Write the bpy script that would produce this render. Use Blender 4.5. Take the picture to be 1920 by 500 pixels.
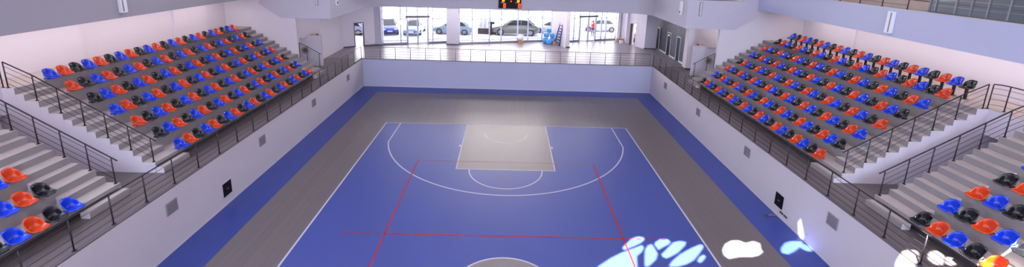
import bpy, bmesh, math, random
from mathutils import Vector, Matrix
from mathutils.geometry import delaunay_2d_cdt
random.seed(4)
for o in list(bpy.data.objects): bpy.data.objects.remove(o)
scn = bpy.context.scene
COL = scn.collection
PI = math.pi

# ------------------------------------------------------------------ camera
CAMF = 803.1274
PITCH, YAW, ROLL = 0.2228, 0.012, 0.0287
cam_d = bpy.data.cameras.new('camera'); cam = bpy.data.objects.new('camera', cam_d); COL.objects.link(cam)
fv = Vector((math.sin(YAW)*math.cos(PITCH), math.cos(YAW)*math.cos(PITCH), -math.sin(PITCH)))
r0 = Vector((math.cos(YAW), -math.sin(YAW), 0)); u0 = r0.cross(fv)
rv = math.cos(ROLL)*r0 + math.sin(ROLL)*u0; uv = -math.sin(ROLL)*r0 + math.cos(ROLL)*u0
M = Matrix.Identity(4)
for i in range(3):
    M[i][0] = rv[i]; M[i][1] = uv[i]; M[i][2] = -fv[i]
M.translation = Vector((-0.0786, -25.2356, 10.1758))
cam.matrix_world = M
cam_d.sensor_fit = 'HORIZONTAL'; cam_d.sensor_width = 36.0
cam_d.lens = CAMF/1920*36; cam_d.shift_y = -(250-105.19)/1920
cam_d.clip_start = 0.1; cam_d.clip_end = 400
scn.camera = cam

# ------------------------------------------------------------------ light
scn.view_settings.view_transform = 'Standard'; scn.view_settings.look = 'None'
scn.view_settings.gamma = 1.0; scn.view_settings.exposure = 0.0
scn.view_settings.use_curve_mapping = False
w = bpy.data.worlds.new('sky'); scn.world = w; w.use_nodes = True
bg = w.node_tree.nodes['Background']; bg.inputs[0].default_value = (1.0, 0.96, 0.95, 1); bg.inputs[1].default_value = 3.8

SUN_D = Vector((0.30, 0.42, -0.86)).normalized()      # direction the sunlight travels
sd = bpy.data.lights.new('sun', 'SUN'); sd.energy = 60; sd.angle = math.radians(0.4); sd.color = (1.0, 0.97, 0.93)
so = bpy.data.objects.new('sun', sd); COL.objects.link(so); so.rotation_euler = SUN_D.to_track_quat('-Z', 'Y').to_euler()

def area(name, loc, target, sx, sy, power, color, spread=180):
    d = bpy.data.lights.new(name, 'AREA'); d.shape = 'RECTANGLE'; d.size = sx; d.size_y = sy
    d.energy = power; d.color = color; d.spread = math.radians(spread)
    o = bpy.data.objects.new(name, d); COL.objects.link(o); o.location = loc
    o.rotation_euler = (Vector(target)-Vector(loc)).to_track_quat('-Z', 'Y').to_euler()
    return o
# daylight through the high windows of the left wall and the rear wall, lamps of the ceiling, added fill lights
area('right_block_fill', (15, -42.5, 11.4), (14, 2, 5), 10, 2.6, 1500, (0.60, 0.74, 1.0), 100)  # fill light added to brighten the right balcony block
area('left_clerestory_daylight', (-18.2, -19, 11.6), (6, -16, 5), 26, 2.4, 2900, (0.55, 0.71, 1.0))
area('rear_clerestory_daylight', (-2, -42.5, 11.4), (8, 0, 5), 22, 2.6, 1020, (0.60, 0.74, 1.0))
for yy in (-30, -18, -6):
    area('ceiling_lamp', (0, yy, 13.2), (0, yy, 0), 16, 1.2, 380, (1.0, 0.90, 0.86))
    for s in (-1, 1):
        area('ceiling_lamp', (s*12.5, yy, 13.2), (s*14.5, yy, 2), 1.0, 9, 220, (1.0, 0.88, 0.84))
area('court_sheen_fill', (-.3, 12.6, 6.28), (-.3, -4, .6), 8.0, .4, 290, (1.0, 0.88, 0.80))  # unseen strip added behind the parapet to lay a sheen on the court
area('lobby_fill', (0, 12.4, 6.3), (0, 12.4, 0), 16, .6, 240, (1.0, 0.93, 0.9))  # unseen fill light added to brighten the lobby

# ------------------------------------------------------------------ materials
def srgb(c):
    return tuple((x/12.92 if x <= .04045 else ((x+.055)/1.055)**2.4) for x in [v/255 for v in c]) + (1,)
MATS = {}
def mat(name, rgb, rough=0.6, metal=0.0, spec=0.5, noise=0.0, scale=(1,1,1), nscale=8, emit=0, bump=0, lin=False, coat=0, rvar=0):
    if name in MATS: return MATS[name]
    m = bpy.data.materials.new(name); m.use_nodes = True; nt = m.node_tree; b = nt.nodes['Principled BSDF']
    c = (rgb+(1,)) if lin else srgb(rgb)
    b.inputs['Base Color'].default_value = c; b.inputs['Roughness'].default_value = rough
    b.inputs['Metallic'].default_value = metal; b.inputs['Specular IOR Level'].default_value = spec
    b.inputs['Coat Weight'].default_value = coat
    if noise or bump or rvar:
        tc = nt.nodes.new('ShaderNodeTexCoord'); mp = nt.nodes.new('ShaderNodeMapping'); mp.inputs['Scale'].default_value = scale
        ns = nt.nodes.new('ShaderNodeTexNoise'); ns.inputs['Scale'].default_value = nscale; ns.inputs['Detail'].default_value = 4
        nt.links.new(tc.outputs['Object'], mp.inputs['Vector']); nt.links.new(mp.outputs['Vector'], ns.inputs['Vector'])
        if noise:
            rp = nt.nodes.new('ShaderNodeValToRGB')
            rp.color_ramp.elements[0].position = .25; rp.color_ramp.elements[1].position = .75
            rp.color_ramp.elements[0].color = tuple(x*(1-noise) for x in c[:3])+(1,)
            rp.color_ramp.elements[1].color = tuple(min(1, x*(1+noise)) for x in c[:3])+(1,)
            nt.links.new(ns.outputs['Fac'], rp.inputs['Fac']); nt.links.new(rp.outputs['Color'], b.inputs['Base Color'])
        if bump:
            bp = nt.nodes.new('ShaderNodeBump'); bp.inputs['Strength'].default_value = bump; bp.inputs['Distance'].default_value = .02
            nt.links.new(ns.outputs['Fac'], bp.inputs['Height']); nt.links.new(bp.outputs['Normal'], b.inputs['Normal'])
        if rvar:
            mr = nt.nodes.new('ShaderNodeMapRange'); mr.inputs['To Min'].default_value = rough-rvar; mr.inputs['To Max'].default_value = rough+rvar
            nt.links.new(ns.outputs['Fac'], mr.inputs['Value']); nt.links.new(mr.outputs['Result'], b.inputs['Roughness'])
    if emit:
        b.inputs['Emission Color'].default_value = c; b.inputs['Emission Strength'].default_value = emit
    MATS[name] = m
    return m
def stripe_mat(name, c1, c2, rough, pitch, axis='X', duty=.06, noise=.06, spec=.5, seam_n=.6):
    """boards running along one axis, thin darker seams between them and a board-to-board tint"""
    m = bpy.data.materials.new(name); m.use_nodes = True; nt = m.node_tree; b = nt.nodes['Principled BSDF']; N = nt.nodes.new; L = nt.links.new
    b.inputs['Roughness'].default_value = rough; b.inputs['Specular IOR Level'].default_value = spec
    tc = N('ShaderNodeTexCoord'); sp = N('ShaderNodeSeparateXYZ'); L(tc.outputs['Object'], sp.inputs[0])
    dv = N('ShaderNodeMath'); dv.operation = 'DIVIDE'; dv.inputs[1].default_value = pitch; L(sp.outputs[axis], dv.inputs[0])
    fr = N('ShaderNodeMath'); fr.operation = 'FRACT'; L(dv.outputs[0], fr.inputs[0])
    lt = N('ShaderNodeMath'); lt.operation = 'LESS_THAN'; lt.inputs[1].default_value = duty; L(fr.outputs[0], lt.inputs[0])
    fl = N('ShaderNodeMath'); fl.operation = 'FLOOR'; L(dv.outputs[0], fl.inputs[0])
    wn = N('ShaderNodeTexWhiteNoise'); wn.noise_dimensions = '1D'; L(fl.outputs[0], wn.inputs['W'])
    mp = N('ShaderNodeMapping'); mp.inputs['Scale'].default_value = (3, .35, 1) if axis == 'X' else (.35, 3, 1)
    L(tc.outputs['Object'], mp.inputs['Vector'])
    ns = N('ShaderNodeTexNoise'); ns.inputs['Scale'].default_value = 2.5; ns.inputs['Detail'].default_value = 5; L(mp.outputs['Vector'], ns.inputs['Vector'])
    mx = N('ShaderNodeMix'); mx.data_type = 'RGBA'; mx.inputs[6].default_value = srgb(c1); mx.inputs[7].default_value = srgb(c2); 
    k = N('ShaderNodeMath'); k.operation = 'MULTIPLY'; k.inputs[1].default_value = seam_n; L(lt.outputs[0], k.inputs[0]); L(k.outputs[0], mx.inputs[0])
    hs = N('ShaderNodeHueSaturation'); L(mx.outputs[2], hs.inputs['Color'])
    a = N('ShaderNodeMapRange'); a.inputs['To Min'].default_value = 1-noise; a.inputs['To Max'].default_value = 1+noise; L(wn.outputs['Value'], a.inputs['Value'])
    a2 = N('ShaderNodeMapRange'); a2.inputs['To Min'].default_value = 1-noise*1.6; a2.inputs['To Max'].default_value = 1+noise*1.6; L(ns.outputs['Fac'], a2.inputs['Value'])
    mu = N('ShaderNodeMath'); mu.operation = 'MULTIPLY'; L(a.outputs[0], mu.inputs[0]); L(a2.outputs[0], mu.inputs[1]); L(mu.outputs[0], hs.inputs['Value'])
    L(hs.outputs['Color'], b.inputs['Base Color'])
    MATS[name] = m
    return m
GRAY = stripe_mat('grey_court_boards', (106, 98, 99), (70, 66, 70), .36, .31, 'X', .05, .05, 1.0)
mat('blue_court', (58, 76, 152), .36, spec=1.0, noise=.05, scale=(1.5, .4, 1), nscale=.6)
mat('blue_border', (50, 70, 150), .34, noise=.05, nscale=1.5)
mat('key_grey', (134, 128, 124), .36, spec=1.0, noise=.04, nscale=1.2)
mat('line_white', (196, 194, 205), .45)
mat('line_red', (176, 30, 34), .45)
mat('line_faded', (150, 84, 88), .45)
mat('barrier_white', (204, 198, 202), .62, noise=.02, nscale=.7)
mat('cap_white', (206, 201, 206), .5)
mat('ledge_grey', (104, 96, 98), .6)
mat('plaster', (226, 220, 228), .7, noise=.015, nscale=.6)
mat('plaster_lilac', (200, 196, 208), .7, noise=.015, nscale=.6)
mat('barrier_skylit', (186, 187, 214), .62, noise=.02, nscale=.7)  # far barrier: bluish skylight tint put into its white
mat('fascia_lit', (190, 195, 222), .65, noise=.015, nscale=.6)  # right parapet: brighter bluish daylight put into the colour
mat('fascia_shaded', (168, 166, 176), .65, noise=.02, nscale=.6)  # left parapet: lack of daylight put into the colour
mat('concrete', (192, 182, 178), .75, noise=.06, nscale=2.2)
mat('concrete_shaded', (148, 143, 145), .75, noise=.05, nscale=2.2)  # same concrete as the treads, darkened to paint shade on the risers
mat('stringer_white', (220, 214, 226), .6)
WALK = stripe_mat('walkway_boards', (112, 103, 104), (62, 57, 60), .34, .17, 'X', .12, .08)
LOBBY = stripe_mat('lobby_boards', (150, 142, 150), (110, 104, 110), .34, .30, 'Y', .06, .05, .35)
mat('rail_metal', (58, 58, 64), .4, metal=.6)
mat('rail_glare', (120, 126, 132), .4, metal=.5)  # far rails: facade glare painted in as a paler metal
mat('handrail', (48, 48, 54), .38, metal=.4)
mat('seat_blue', (8, 62, 214), .22, coat=.4)
mat('seat_orange', (216, 68, 14), .22, coat=.4)
mat('seat_black', (24, 25, 29), .24, coat=.4)
mat('black_metal', (14, 14, 16), .4)
mat('vent_grey', (140, 138, 146), .5)
mat('vent_dark', (96, 95, 102), .6)
mat('black_panel', (8, 8, 10), .5, spec=.2)
mat('alu', (186, 194, 224), .45)
mat('alu_light', (214, 220, 238), .4)
mat('dark_base', (74, 72, 90), .5)
mat('white_gloss', (232, 234, 240), .4)
mat('rubber', (18, 18, 20), .7)
mat('street', (226, 226, 232), .9, noise=.06, nscale=.6)
mat('street_wall', (214, 212, 214), .9, noise=.08, nscale=.5)
mat('dark_glass', (36, 44, 48), .08)
mat('cardboard', (176, 130, 92), .8)
mat('blue_bag', (74, 156, 224), .4, noise=.15, nscale=9, bump=.6)
mat('white_bag', (226, 226, 240), .5, noise=.05, nscale=9, bump=.5)
mat('ladder_blue', (40, 50, 110), .5)
mat('hose_beige', (158, 146, 126), .8)
mat('soil_brown', (96, 70, 52), .9, noise=.2, nscale=6)
mat('led_red', (255, 70, 18), emit=2.2); mat('led_yellow', (255, 176, 10), emit=2.0)
mat('screen_white', (200, 205, 215), .6)
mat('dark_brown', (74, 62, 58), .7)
mat('beige_tier', (206, 188, 176), .7, noise=.05, nscale=3)
mat('brown_tier', (104, 84, 76), .7)
mat('orange_lamp', (255, 190, 110), emit=3)
def stone_mat():
    m = bpy.data.materials.new('cladding_stone'); m.use_nodes = True; nt = m.node_tree; b = nt.nodes['Principled BSDF']; N = nt.nodes.new; L = nt.links.new
    b.inputs['Roughness'].default_value = .5; b.inputs['Specular IOR Level'].default_value = .25
    tc = N('ShaderNodeTexCoord'); ns = N('ShaderNodeTexNoise'); ns.inputs['Scale'].default_value = 1.6; ns.inputs['Detail'].default_value = 6; ns.inputs['Distortion'].default_value = 1.6
    L(tc.outputs['Object'], ns.inputs['Vector'])
    mp = N('ShaderNodeMapping'); mp.inputs['Rotation'].default_value = (0, PI/2, 0); mp.inputs['Rotation'].default_value = (PI/2, 0, PI/2)
    L(tc.outputs['Object'], mp.inputs['Vector'])
    br = N('ShaderNodeTexBrick'); br.inputs['Scale'].default_value = 1.0; br.offset = 0; br.inputs['Brick Width'].default_value = .8; br.inputs['Row Height'].default_value = 1.3
    br.inputs['Mortar Size'].default_value = .012; br.inputs['Color1'].default_value = srgb((106, 103, 116)); br.inputs['Color2'].default_value = srgb((90, 89, 104)); br.inputs['Mortar'].default_value = srgb((60, 58, 66))
    sp = N('ShaderNodeSeparateXYZ'); L(tc.outputs['Object'], sp.inputs[0]); cb = N('ShaderNodeCombineXYZ'); L(sp.outputs['Y'], cb.inputs[0]); L(sp.outputs['Z'], cb.inputs[1]); L(cb.outputs[0], br.inputs['Vector'])
    mx = N('ShaderNodeMix'); mx.data_type = 'RGBA'; mx.blend_type = 'MULTIPLY'; mx.inputs[0].default_value = .8
    rp = N('ShaderNodeValToRGB'); rp.color_ramp.elements[0].position = .3; rp.color_ramp.elements[1].position = .7
    rp.color_ramp.elements[0].color = (.42, .42, .46, 1); rp.color_ramp.elements[1].color = (1, 1, 1, 1)
    L(ns.outputs['Fac'], rp.inputs['Fac']); L(br.outputs['Color'], mx.inputs[6]); L(rp.outputs['Color'], mx.inputs[7]); L(mx.outputs[2], b.inputs['Base Color'])
    MATS['cladding_stone'] = m
stone_mat()
def glass_mat(name, tint=(.92, .96, 1), refl=.08, op=0.0):
    m = bpy.data.materials.new(name); m.use_nodes = True; nt = m.node_tree; N = nt.nodes.new; L = nt.links.new
    nt.nodes.remove(nt.nodes['Principled BSDF'])
    t = N('ShaderNodeBsdfTransparent'); t.inputs[0].default_value = tint+(1,)
    g = N('ShaderNodeBsdfGlossy'); g.inputs['Roughness'].default_value = .04
    mx = N('ShaderNodeMixShader'); mx.inputs[0].default_value = refl; L(t.outputs[0], mx.inputs[1]); L(g.outputs[0], mx.inputs[2])
    L(mx.outputs[0], nt.nodes['Material Output'].inputs[0]); MATS[name] = m
glass_mat('pane'); glass_mat('teal_pane', (.55, .70, .72), .30)

# ------------------------------------------------------------------ mesh helpers
class MB:
    def __init__(s): s.v = []; s.f = []; s.m = []; s.mats = []; s.sm = []
    def mi(s, n):
        if n not in s.mats: s.mats.append(n)
        return s.mats.index(n)
    def face(s, pts, m, smooth=False):
        b = len(s.v); s.v += [tuple(p) for p in pts]; s.f.append(tuple(range(b, b+len(pts)))); s.m.append(s.mi(m)); s.sm.append(smooth)
    def box(s, x0, x1, y0, y1, z0, z1, m, top=None):
        x0, x1 = min(x0, x1), max(x0, x1); y0, y1 = min(y0, y1), max(y0, y1); z0, z1 = min(z0, z1), max(z0, z1)
        b = len(s.v)
        s.v += [(x0,y0,z0),(x1,y0,z0),(x1,y1,z0),(x0,y1,z0),(x0,y0,z1),(x1,y0,z1),(x1,y1,z1),(x0,y1,z1)]
        for i, q in enumerate(((3,2,1,0),(4,5,6,7),(0,1,5,4),(1,2,6,5),(2,3,7,6),(3,0,4,7))):
            s.f.append(tuple(b+k for k in q)); s.m.append(s.mi(top if (top and i == 1) else m)); s.sm.append(False)
        return s
    def prism(s, poly, axis, a0, a1, m, mf=None):
        """extrude a 2-D polygon along an axis ('x': poly is (y,z), 'y': (x,z), 'z': (x,y)); mf(edge index) may pick a material"""
        def P(p, a):
            return {'x': (a, p[0], p[1]), 'y': (p[0], a, p[1]), 'z': (p[0], p[1], a)}[axis]
        n = len(poly)
        s.face([P(p, a0) for p in poly], m if not mf else mf(-1)); s.face([P(p, a1) for p in reversed(poly)], m if not mf else mf(-1))
        for i in range(n):
            p, q = poly[i], poly[(i+1) % n]
            s.face([P(p, a0), P(p, a1), P(q, a1), P(q, a0)], m if not mf else mf(i))
        return s
    def tube(s, pts, r, m, n=8, cap=True, flat=None):
        pts = [Vector(p) for p in pts]; rings = []
        for i, p in enumerate(pts):
            t = (pts[min(i+1, len(pts)-1)]-pts[max(i-1, 0)]).normalized()
            up = Vector((0, 0, 1)) if abs(t.z) < .9 else Vector((0, 1, 0))
            a = t.cross(up).normalized(); c = a.cross(t).normalized()
            ra, rc = (r, r) if flat is None else flat
            b = len(s.v); s.v += [tuple(p+a*ra*math.cos(2*PI*k/n)+c*rc*math.sin(2*PI*k/n)) for k in range(n)]; rings.append(b)
        for b0, b1 in zip(rings, rings[1:]):
            for k in range(n):
                s.f.append((b0+k, b0+(k+1) % n, b1+(k+1) % n, b1+k)); s.m.append(s.mi(m)); s.sm.append(n > 5)
        if cap:
            for b in (rings[0], rings[-1]): s.f.append(tuple(b+k for k in range(n))); s.m.append(s.mi(m)); s.sm.append(False)
        return s
    def disc_cyl(s, c, axis, r, h, m, n=20, r2=None):
        c = Vector(c); ax = Vector(axis).normalized(); return s.tube2(c-ax*h/2, c+ax*h/2, r, r if r2 is None else r2, m, n)
    def tube2(s, p, q, r1, r2, m, n=12):
        p = Vector(p); q = Vector(q); t = (q-p).normalized(); up = Vector((0,0,1)) if abs(t.z) < .9 else Vector((0,1,0))
        a = t.cross(up).normalized(); c = a.cross(t).normalized(); R = []
        for pp, r in ((p, r1), (q, r2)):
            b = len(s.v); s.v += [tuple(pp+a*r*math.cos(2*PI*k/n)+c*r*math.sin(2*PI*k/n)) for k in range(n)]; R.append(b)
        for k in range(n):
            s.f.append((R[0]+k, R[0]+(k+1) % n, R[1]+(k+1) % n, R[1]+k)); s.m.append(s.mi(m)); s.sm.append(True)
        for b in R: s.f.append(tuple(b+k for k in range(n))); s.m.append(s.mi(m)); s.sm.append(False)
        return s
    def ellipsoid(s, c, r, m, nu=14, nv=8, seed=None, jit=0):
        rnd = random.Random(seed); b = len(s.v)
        for j in range(nv+1):
            th = PI*j/nv
            for i in range(nu):
                ph = 2*PI*i/nu; k = 1+(rnd.uniform(-jit, jit) if jit and 0 < j < nv else 0)
                s.v.append((c[0]+r[0]*k*math.sin(th)*math.cos(ph), c[1]+r[1]*k*math.sin(th)*math.sin(ph), c[2]+r[2]*k*math.cos(th)))
        for j in range(nv):
            for i in range(nu):
                s.f.append((b+j*nu+i, b+j*nu+(i+1) % nu, b+(j+1)*nu+(i+1) % nu, b+(j+1)*nu+i)); s.m.append(s.mi(m)); s.sm.append(True)
        return s
    def sbag(s, c, r, m, e=.55, nu=20, nv=10, seed=0, jit=.03):
        rnd = random.Random(seed); b = len(s.v); P = lambda v: math.copysign(abs(v)**e, v)
        for j in range(nv+1):
            th = PI*j/nv
            for i in range(nu):
                ph = 2*PI*i/nu; k = 1+(rnd.uniform(-jit, jit) if 0 < j < nv else 0)
                s.v.append((c[0]+r[0]*k*P(math.sin(th))*P(math.cos(ph)), c[1]+r[1]*k*P(math.sin(th))*P(math.sin(ph)), c[2]+r[2]*P(math.cos(th))))
        for j in range(nv):
            for i in range(nu):
                s.f.append((b+j*nu+i, b+j*nu+(i+1) % nu, b+(j+1)*nu+(i+1) % nu, b+(j+1)*nu+i)); s.m.append(s.mi(m)); s.sm.append(True)
        return s
    def build(s, name, parent=None, bevel=0, kind=None, recalc=True):
        me = bpy.data.meshes.new(name); me.from_pydata(s.v, [], s.f)
        for n in s.mats: me.materials.append(MATS[n])
        for p, k, sm in zip(me.polygons, s.m, s.sm): p.material_index = k; p.use_smooth = sm
        bm = bmesh.new(); bm.from_mesh(me); bmesh.ops.remove_doubles(bm, verts=bm.verts, dist=1e-5)
        if recalc: bmesh.ops.recalc_face_normals(bm, faces=bm.faces)
        bm.to_mesh(me); bm.free(); me.update()
        o = bpy.data.objects.new(name, me); COL.objects.link(o)
        if parent: o.parent = parent
        if bevel:
            b = o.modifiers.new('bevel', 'BEVEL'); b.width = bevel; b.segments = 2; b.limit_method = 'ANGLE'
        if kind: o['kind'] = kind
        return o
def tag(o, label, cat, group=None):
    o['label'] = label; o['category'] = cat
    if group: o['group'] = group
    return o
def thing(name, label, cat, loc=(0,0,0), rz=0, group=None):
    o = bpy.data.objects.new(name, None); COL.objects.link(o); o.location = loc; o.rotation_euler = (0, 0, rz); o.empty_display_size = .2
    return tag(o, label, cat, group)
def struct(o, label, cat='structure'):
    o['kind'] = 'structure'; o['label'] = label; o['category'] = cat; return o

# ------------------------------------------------------------------ sizes
WX = 11.43; YF = 7.55; YR = -35.5; H = 2.24
YB = -43.0                                        # rear wall
def lv(k): return 2.62+.4475*(k-1)                # tread height of row k
def fx(k): return 12.73+.7425*(k-1)               # front edge of row k
BACK = {-1: 18.8, 1: 19.75}                       # back walls of the stands
FAR_NEAR_END = {-1: -10.87, 1: -10.47}
NEAR_END = {-1: -12.28, 1: -11.95}
YE = 3.15                                          # far end of the stands
CEIL = 13.6

# ------------------------------------------------------------------ court floor
m = MB()
def q(x0, x1, y0, y1, z, mt): m.face([(x0,y0,z),(x1,y0,z),(x1,y1,z),(x0,y1,z)], mt)
m.box(-WX-.2, WX+.2, YR-.2, YF+.2, -.25, -.002, 'dark_base')
GXL, GXR, GY = -9.92, 10.02, 6.15
q(-WX, GXL, YR, YF, 0, 'blue_border'); q(GXR, WX, YR, YF, 0, 'blue_border'); q(GXL, GXR, GY, YF, 0, 'blue_border')
q(GXL, GXR, YR, GY, 0, 'grey_court_boards')
e = .0012
q(-7.5, 7.5, -28, 0, e, 'blue_court')
def line(p, a, wd, z, mt):
    p = Vector(p+(0,)); a = Vector(a+(0,)); d = (a-p).normalized(); nn = Vector((-d.y, d.x, 0))*wd/2; d = d*wd/2
    m.face([(v.x, v.y, z) for v in (p-d-nn, a+d-nn, a+d+nn, p-d+nn)], mt)
def arc(c, r, a0, a1, wd, z, mt, n=64):
    for i in range(n):
        t0 = a0+(a1-a0)*i/n; t1 = a0+(a1-a0)*(i+1)/n
        P = lambda rr, t: (c[0]+rr*math.cos(t), c[1]+rr*math.sin(t), z)
        m.face([P(r-wd/2, t0), P(r+wd/2, t0), P(r+wd/2, t1), P(r-wd/2, t1)], mt)
for sgn, yb in ((1, 0), (-1, -28)):
    Y = lambda v: yb+sgn*v
    q(-2.45, 2.45, min(Y(0), Y(-5.8)), max(Y(0), Y(-5.8)), 2*e, 'key_grey')
    for x in (-2.45, 2.45): line((x, Y(0)), (x, Y(-5.8)), .06, 3*e, 'line_white')
    line((-2.45, Y(-5.8)), (2.45, Y(-5.8)), .06, 3*e, 'line_white')
    A = -PI if sgn > 0 else 0
    arc((0, Y(-5.8)), 1.8, A, A+PI, .06, 3*e, 'line_white')
    arc((0, Y(-1.35)), 1.25, A, A+PI, .06, 3*e, 'line_white', 40)
    th = math.acos(6.6/6.75)
    arc((0, Y(-1.40)), 6.75, A+th, A+PI-th, .07, 3*e, 'line_white', 96)
    for x in (-6.6, 6.6): line((x, Y(0)), (x, Y(-1.40-6.75*math.sin(th))), .07, 3*e, 'line_white')
    for x in (-2.55, 2.55):
        line((x, Y(-3.05)), (x, Y(-3.2)), .10, 3.2*e, 'line_white')
for x in (-7.5, 7.5): line((x, -28), (x, 0), .07, 3*e, 'line_white')
for y in (0, -28, -14): line((-7.5, y), (7.5, y), .06, 3*e, 'line_white')
n = 64
m.face([(1.8*math.cos(2*PI*i/n), -14+1.8*math.sin(2*PI*i/n), 2*e) for i in range(n)], 'key_grey')
arc((0, -14), 1.8, 0, 2*PI, .06, 3*e, 'line_white')
for x in (-4.5, 4.5): line((x, -23), (x, -5), .065, 4*e, 'line_red')
line((-4.5, -5), (4.5, -5), .05, 4*e, 'line_faded')
for y in (-11, -17):
    line((-4.5, y), (4.5, y), .06, 4*e, 'line_red')
    for k in range(5):
        for s in (-1, 1): line((s*(4.70+.31*k), y), (s*(4.83+.31*k), y), .055, 4*e, 'line_red')
line((-4.5, -23), (4.5, -23), .05, 4*e, 'line_red')
for x in (-4.5, 4.5): line((x, -4.86), (x, -4.72), .05, 4*e, 'line_faded')
floor = m.build('floor', recalc=False); struct(floor, 'blue and grey sports court floor with white and red court lines', 'floor')

# ------------------------------------------------------------------ low white barrier round the court (the walls of the pit)
def barrier(name, x0, x1, y0, y1, label):
    b = MB(); b.box(x0, x1, y0, y1, -.05, H-.035, 'barrier_skylit' if name == 'wall_far' else 'barrier_white'); o = b.build(name); struct(o, label, 'wall'); 
    c = MB(); c.box(x0-.003, x1+.003, y0-.003, y1+.003, H-.035, H+.004, 'ledge_grey'); c.build('coping', o)
    s = MB()
    return o
barrier('wall_left', -WX-.14, -WX, YR, YF+.14, 'left white barrier wall along the sports court')
barrier('wall_right', WX, WX+.14, YR, YF+.14, 'right white barrier wall along the sports court')
barrier('wall_far', -WX+.02, WX-.02, YF, YF+.14, 'low white, skylight-tinted barrier wall at the far end of the court')
for i, (a, b_) in enumerate((((-WX, YR), (-WX, YF)), ((WX, YR), (WX, YF)), ((-WX, YF), (WX, YF)))):
    s = MB(); t = .012
    if i < 2:
        sg = 1 if i == 0 else -1
        s.box(a[0], a[0]+sg*t, YR, YF, .001, .07, 'cap_white')
    else: s.box(-WX+.02, WX-.02, YF-t, YF, .001, .07, 'cap_white')
    struct(s.build('baseboard_'+('left', 'right', 'far')[i]), 'thin pale skirting at the foot of the %s barrier wall' % ('left', 'right', 'far')[i], 'baseboard')

# walkways and the lobby floor
m = MB()
for s in (-1, 1):
    xa, xb = s*(WX+.14), s*BACK[s]
    m.box(xa, xb, YB, YF+.14, H-.3, H-.02, 'walkway_boards')
struct(m.build('floor'), 'grey brown striped walkway floor between barrier and stands', 'floor')
m = MB(); m.box(-21, 21, YF+.14, 19.6, H-.3, H-.015, 'lobby_boards')
struct(m.build('floor'), 'shiny pale lobby floor in front of the glass facade', 'floor')

# ------------------------------------------------------------------ concrete stands
def stand_profile(s, ztop_back):
    p = [(fx(1)+.32, H-.1), (fx(1)+.32, lv(1)-.13), (fx(1), lv(1)-.13), (fx(1), lv(1))]
    for k in range(2, 8): p += [(fx(k), lv(k-1)), (fx(k), lv(k))]
    p += [(BACK[s], lv(7)), (BACK[s], H-.1)]
    return [(s*x, z) for x, z in p]
def mf_stand(idx):
    if idx == -1: return 'stringer_white'
    return 'concrete_shaded' if idx % 2 == 0 else 'concrete'
def make_stand(s, y0, y1, near_side, label):
    b = MB(); pr = stand_profile(s, 0); n = len(pr)
    def mf(i):
        if i == -1: return 'stringer_white'
        if i < 2: return 'dark_brown'  # dark colour paints in the shade of the recess under row one
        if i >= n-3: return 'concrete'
        return 'concrete_shaded' if i % 2 == 0 else 'concrete'
    b.prism(pr, 'y', y0, y1, 'concrete', mf)
    for ye_ in (y0, y1-.06):
        if ye_ > YB+1: b.prism([(s*(fx(1)+.02), H-.05), (s*(fx(1)+.02), lv(1)-.12), (s*(fx(1)+.318), lv(1)-.12), (s*(fx(1)+.318), H-.05)], 'y', ye_, ye_+.06, 'stringer_white')
    o = b.build('concrete_stand'); struct(o, label, 'stand')
    # aisle steps between the rows
    ends = [(y0, +1, 1.05, 1.3)] if near_side else []
    return o
def aisle(s, ya, yb, low, label, rows=range(1, 7)):
    b = MB()
    for k in rows:
        zt = (lv(k)+lv(k+1))/2; xa, xb = s*(fx(k+1)-.28), s*(fx(k+1)+.01)
        b.prism([(xa, lv(k)-.01), (xb, lv(k)-.01), (xb, zt), (xa, zt)], 'y', ya, yb, 'concrete_shaded', lambda i: {-1: 'stringer_white', 2: 'concrete'}.get(i, 'concrete_shaded'))
    if low is not None:
        zt = (H+lv(1))/2; xa, xb = s*(fx(1)-.28), s*(fx(1)+.01)
        b.prism([(xa, H-.03), (xb, H-.03), (xb, zt), (xa, zt)], 'y', low[0], low[1], 'concrete_shaded', lambda i: {-1: 'stringer_white', 2: 'concrete'}.get(i, 'concrete_shaded'))
    o = b.build('aisle_steps', bevel=.012); struct(o, label, 'steps'); return o
for s, nm in ((-1, 'left'), (1, 'right')):
    make_stand(s, FAR_NEAR_END[s], YE, True, 'grey concrete terrace of the %s far stand with seven rows' % nm)
    make_stand(s, YB+.1, NEAR_END[s], False, 'grey concrete terrace of the %s near stand' % nm)
    aisle(s, FAR_NEAR_END[s]+.002, FAR_NEAR_END[s]+1.02, (FAR_NEAR_END[s]+.002, FAR_NEAR_END[s]+1.28), 'concrete aisle steps at the near end of the %s far stand' % nm)
    aisle(s, YE-1.15, YE-.002, (YE-1.3, YE-.002), 'concrete aisle steps at the far end of the %s far stand' % nm)
    aisle(s, NEAR_END[s]-1.32, NEAR_END[s]-.002, (NEAR_END[s]-1.42, NEAR_END[s]-.002), 'concrete aisle steps at the edge of the %s near stand' % nm)
    # vomitory: platform bridge over its rear end, dark tunnel mouth
    b = MB(); xa = 17.62
    b.box(s*xa, s*BACK[s], NEAR_END[s], FAR_NEAR_END[s], lv(7)-.96, lv(7), 'stringer_white', 'concrete')
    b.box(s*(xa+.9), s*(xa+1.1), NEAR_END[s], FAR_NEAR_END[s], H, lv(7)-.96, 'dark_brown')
    struct(b.build('passage_bridge'), 'concrete landing over the dark tunnel mouth between the %s stands' % nm, 'landing')

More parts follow.
